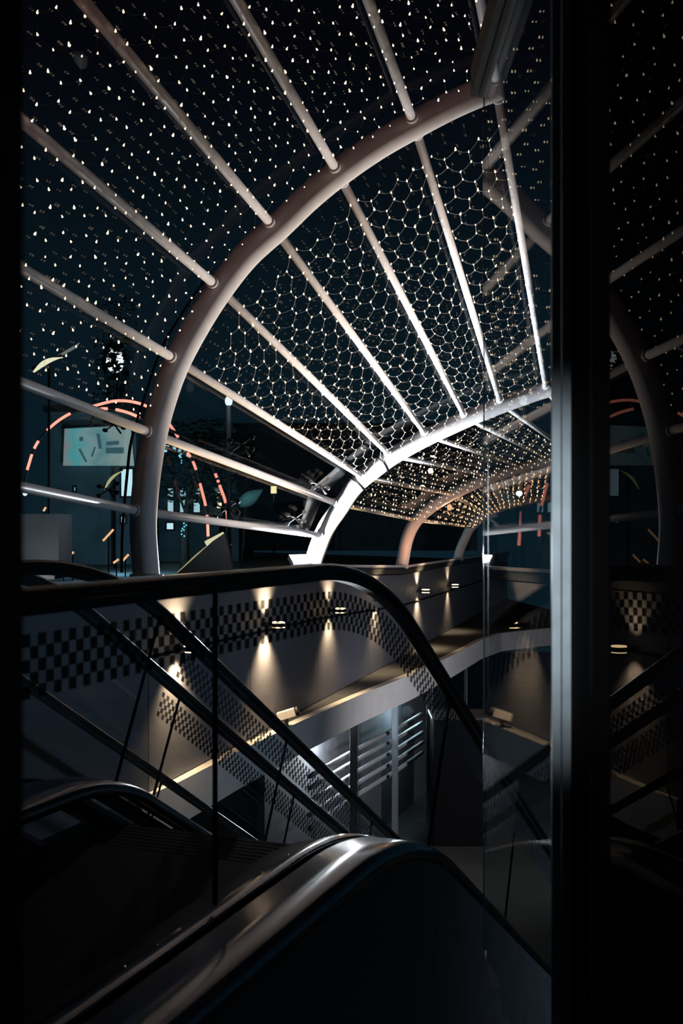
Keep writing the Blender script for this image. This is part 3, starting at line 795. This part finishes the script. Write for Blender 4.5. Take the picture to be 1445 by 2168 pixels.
wall_lamp(463,1059,35.8,'yellow up and down lamp on the wall right of the lit windows',M['yell'],.16)
wall_lamp(53,1036,30,'white up and down lamp at the far left, above the lowest tube',M['white'],.11)
sqp = at(579,1037,40); root = empty('lit_box_lamp', sqp, 'small square yellow lamp between the second tube and the lowest', 'lamp')
m = MB(); m.box(sqp, (.20,.12,.26)); m.build('lens', M['yell'], root); m = MB(); m.box(sqp+Vector((0,.08,0)), (.26,.05,.34)); m.tube([sqp+Vector((0,.1,0)), Vector((sqp.x,sqp.y+.1,OUT))], .04, 6); m.build('backing', M['dark'], root)
# leaf shaped lamp reflection and light beam, put in as glowing blades
def blade(p0, p1, w, Y, label, ma, name='leaf_glow', cat='lamp'):
    a, b = at(*p0, Y), at(*p1, Y); d = b-a; n = Vector((-d.z,0,d.x)).normalized(); root = empty(name, a, label, cat)
    m = MB(); R = []
    for i in range(11):
        t = i/10; ww = w*math.sin(math.pi*min(1,.08+t*.9))*(1-.35*t); c = a+d*t+n*.08*math.sin(math.pi*t)
        R.append([c-n*ww+Vector((0,-.03,0)), c+Vector((0,-.10,0)), c+n*ww+Vector((0,-.03,0)), c+Vector((0,.05,0))])
    m.sweep(R, True, True, True); m.build('diffuser', ma, root)
    m = MB(); m.tube([a+n*w*1.15, a+d*.5+n*w*1.5, b+n*w*.8], .03, 6); q = a+d*.5; m.tube([q+Vector((0,.04,0)), Vector((q.x,q.y+.04,OUT))], .03, 6); m.build('frame', M['black'], root)
    return root
blade((72,788),(133,757),.075,26,'long curved yellow-white lamp reflection as a glow, upper left, above the second tube',emit('reflection_pale_yellow',(.9,.88,.60),1.0))
lw = bpy.data.objects['leaf_glow']
m = MB(); a, b = at(96,772,26.1), at(164,734,26.1); n = Vector((.08,0,.14))  # pale glow cone above the reflection, put in as emission
m.slab(a, b-n*.2, b+n*.7, a+n*.5, .03); m.build('glow_cone', emit('glow_cone_pale',(.70,.74,.66),.22), lw)
blade((222,1036),(262,996),.05,30,'slim yellow light beam as a glowing blade, under the right end of the teal banner',emit('beam_dim_yellow',(.7,.72,.35),.6))
par = empty('parasol', at(520,1082,22), 'teal parasol tilted behind the lowest tube', 'parasol')
a, b = at(506,1070,22), at(556,1036,22); d = b-a
m = MB(); R = []
for i in range(9):
    t = i/8; r_ = .165*math.sin(math.pi*min(1,.12+t*.86))*(1-.3*t)
    n = Vector((-d.z,0,d.x)).normalized(); c = a+d*t
    R.append([c+n*r_*math.cos(q)+Vector((0,r_*math.sin(q),0)) for q in [k*math.pi/5 for k in range(10)]])
m.sweep(R, True, True, True); m.build('canopy', M['teal'], par)
m = MB(); p = at(520,1066,22); m.tube([p, Vector((p.x-.1,p.y,OUT))], .025, 6); m.build('pole', M['dark'], par)
point('parasol_glow', at(505,1045,21.3), (.6,1,.95), 5, .05)
# sloping rail with its light put in as glow, and dark ramp behind the handrail
rr = empty('lit_ramp', at(385,1212,17), 'sloping ramp edge with pale yellow light as glow, rising right of the near arch', 'ramp')
m = MB(); a, b = at(380,1216,17), at(452,1150,17); m.tube([a, a.lerp(b,.5)+Vector((0,0,.02)), b], [.05,.045,.04], 8); m.build('edge_glow', emit('edge_glow_yellow',(.72,.70,.34),.45), rr)
m = MB(); a2, b2 = at(436,1152,17), at(474,1130,17); m.tube([a2, b2], [.05,.035], 8); m.build('edge_glow', emit('edge_glow_bright',(.85,.85,.5),.75), rr)
m = MB(); m.slab(at(370,1222,17.1), at(500,1222,17.1), at(480,1128,17.1), at(455,1145,17.1), .3); m.build('ramp_side', M['dark'], rr)
# pale wall block at the far left
blk = empty('planter_wall', at(80,1214,16), 'pale wall block at the far left, lit along its foot', 'wall block')
a, b = at(20,1088,16), at(124,1214,16); m = MB(); m.box(((a.x+b.x)/2,16.4,(a.z+b.z)/2), (b.x-a.x,.8,a.z-b.z)); m.build('block', M['build'], blk)
m = MB(); m.box(((a.x+b.x)/2,15.9,b.z-.03), (b.x-a.x+.2,1.0,.06)); m.build('ledge', M['slab'], blk)
m = MB(); m.slab(at(124,1214,15.6), at(240,1228,15.6), at(215,1205,15.6), at(128,1186,15.6), .5); tag(m.build('ramp_block', M['black']), 'black wedge shaped ramp block left of the near arch foot', 'ramp')
spot('planter_light', at(85,1222,15.0)+Vector((0,0,.02)), at(85,1195,16), (.95,.90,.86), 16, 130, 1, .05)
# orange reflection streaks, put in as glowing tubes on added stakes
for i, (x0,y0,x1,y1,lab) in enumerate([(218,1145,240,1121,'long orange reflection streak as a glow, left of the near arch foot'),(240,1192,251,1184,'short orange reflection streak as a glow, just left of the near arch foot'),
        (257,1190,272,1174,'orange reflection streak as a glow, touching the near arch foot'),(92,1082,97,1074,'orange reflection speck as a glow, below the lowest tube at the left'),
        (131,1122,136,1114,'orange reflection speck as a glow, left of the streaks'),(150,1173,156,1169,'orange reflection speck as a glow, above the black ramp')]):
    a, b = at(x0,y0,20), at(x1,y1,20); root = empty('streak_glow', Vector(((a.x+b.x)/2,20,OUT)), lab, 'streak glow', 'orange streak glows')
    m = MB(); m.tube([a,b], .02, 8); m.build('tube', M['orange'], root)
    m = MB(); m.tube([(a+b)/2+Vector((0,.03,0)), Vector(((a.x+b.x)/2,20.03,OUT))], .012, 6); m.build('added_stake', M['black'], root)
# trees
def tree(x, ybase, ytop, wpx, Y, label, dens, seed):
    rnd = random.Random(seed); p = at(x, ybase, Y); base = Vector((p.x, Y, OUT)); top = at(x, ytop, Y); wr = wpx/F*Y
    root = empty('tree', base, label, 'tree', 'trees beyond the glass')
    m = MB(); hh = top.z-base.z; mid = base+Vector((.05,0,hh*.45))
    m.tube([base, base.lerp(mid,.5)+Vector((-.04,0,0)), mid, mid+Vector((.1,0,hh*.3))], [.13,.10,.08,.03], 8)
    br = []
    for k in range(9):
        an = rnd.uniform(0,6.28); e = mid+Vector((math.cos(an)*wr*.8, math.sin(an)*wr*.5, rnd.uniform(.1,.5)*hh))
        m.tube([mid+Vector((0,0,rnd.uniform(-.1,.2)*hh)), mid.lerp(e,.5)+Vector((0,0,.1)), e], [.04,.025,.01], 5); br.append(e)
    m.build('trunk', M['bark'], root)
    m = MB()
    for k in range(dens):
        c = mid+Vector((0,0,hh*.3)); th = rnd.uniform(0,6.28); rr_ = rnd.random()**.5
        q = c+Vector((math.cos(th)*rr_*wr, math.sin(th)*rr_*wr*.6, rnd.uniform(-.5,.55)*hh*.55))
        s = rnd.uniform(.06,.15); R = Matrix.Rotation(rnd.uniform(0,6.28),3,'Z')@Matrix.Rotation(rnd.uniform(-.9,.9),3,'X')
        v = [q+R@Vector(t) for t in ((-s,0,0),(0,-s*.4,.02),(s,0,0),(0,s*.4,.02))]
        m.add(v, [(0,1,2,3)])
    if seed == 5:
        for k in range(34):
            q = at(244+rnd.uniform(-24,24), 762+rnd.uniform(-44,44), Y+.4); s_ = rnd.uniform(.12,.26); R = Matrix.Rotation(rnd.uniform(0,6.28),3,'Y')
            m.add([q+R@Vector(t) for t in ((-s_,0,0),(0,-.04,-s_*.5),(s_,0,0),(0,.02,s_*.5))], [(0,1,2,3)])
    m.build('foliage', M['leaf'], root, fix=False)
tree(392,1150,905,95,29,'dark leafy tree in front of the lit cyan windows',1500,3)
tree(470,1150,930,70,31,'dark tree right of the lit windows, behind the second tube',900,4)
tree(240,1150,660,46,41.5,'sparse tree whose leaves break up the upper white street lamp',900,5)
# blue fairy lights on the tree
fr = empty('blue_fairy_lights', at(390,1110,28), 'blue fairy light string hanging in the dark tree by the windows', 'fairy lights')
for (x,y) in [(389,1108),(390,1115),(386,1119),(389,1122),(384,1124),(384,1131),(390,1135),(394,1112),(383,968),(384,975),(384,980),(383,962),(378,955),(371,950)]:
    m = MB(); m.ball(at(x,y,28), .02, 8, 6); m.build('bulb', M['blue'], fr)
m = MB(); m.tube([at(x,y,28.03) for x,y in ((371,950),(383,962),(384,980),(388,1050),(389,1108),(385,1120),(388,1136),(388,1150),(388,1212))], .006, 5); m.build('cord', M['dark'], fr)
point('paving_glow', at(250,1120,26), (.35,.8,1), 380, .03, False)
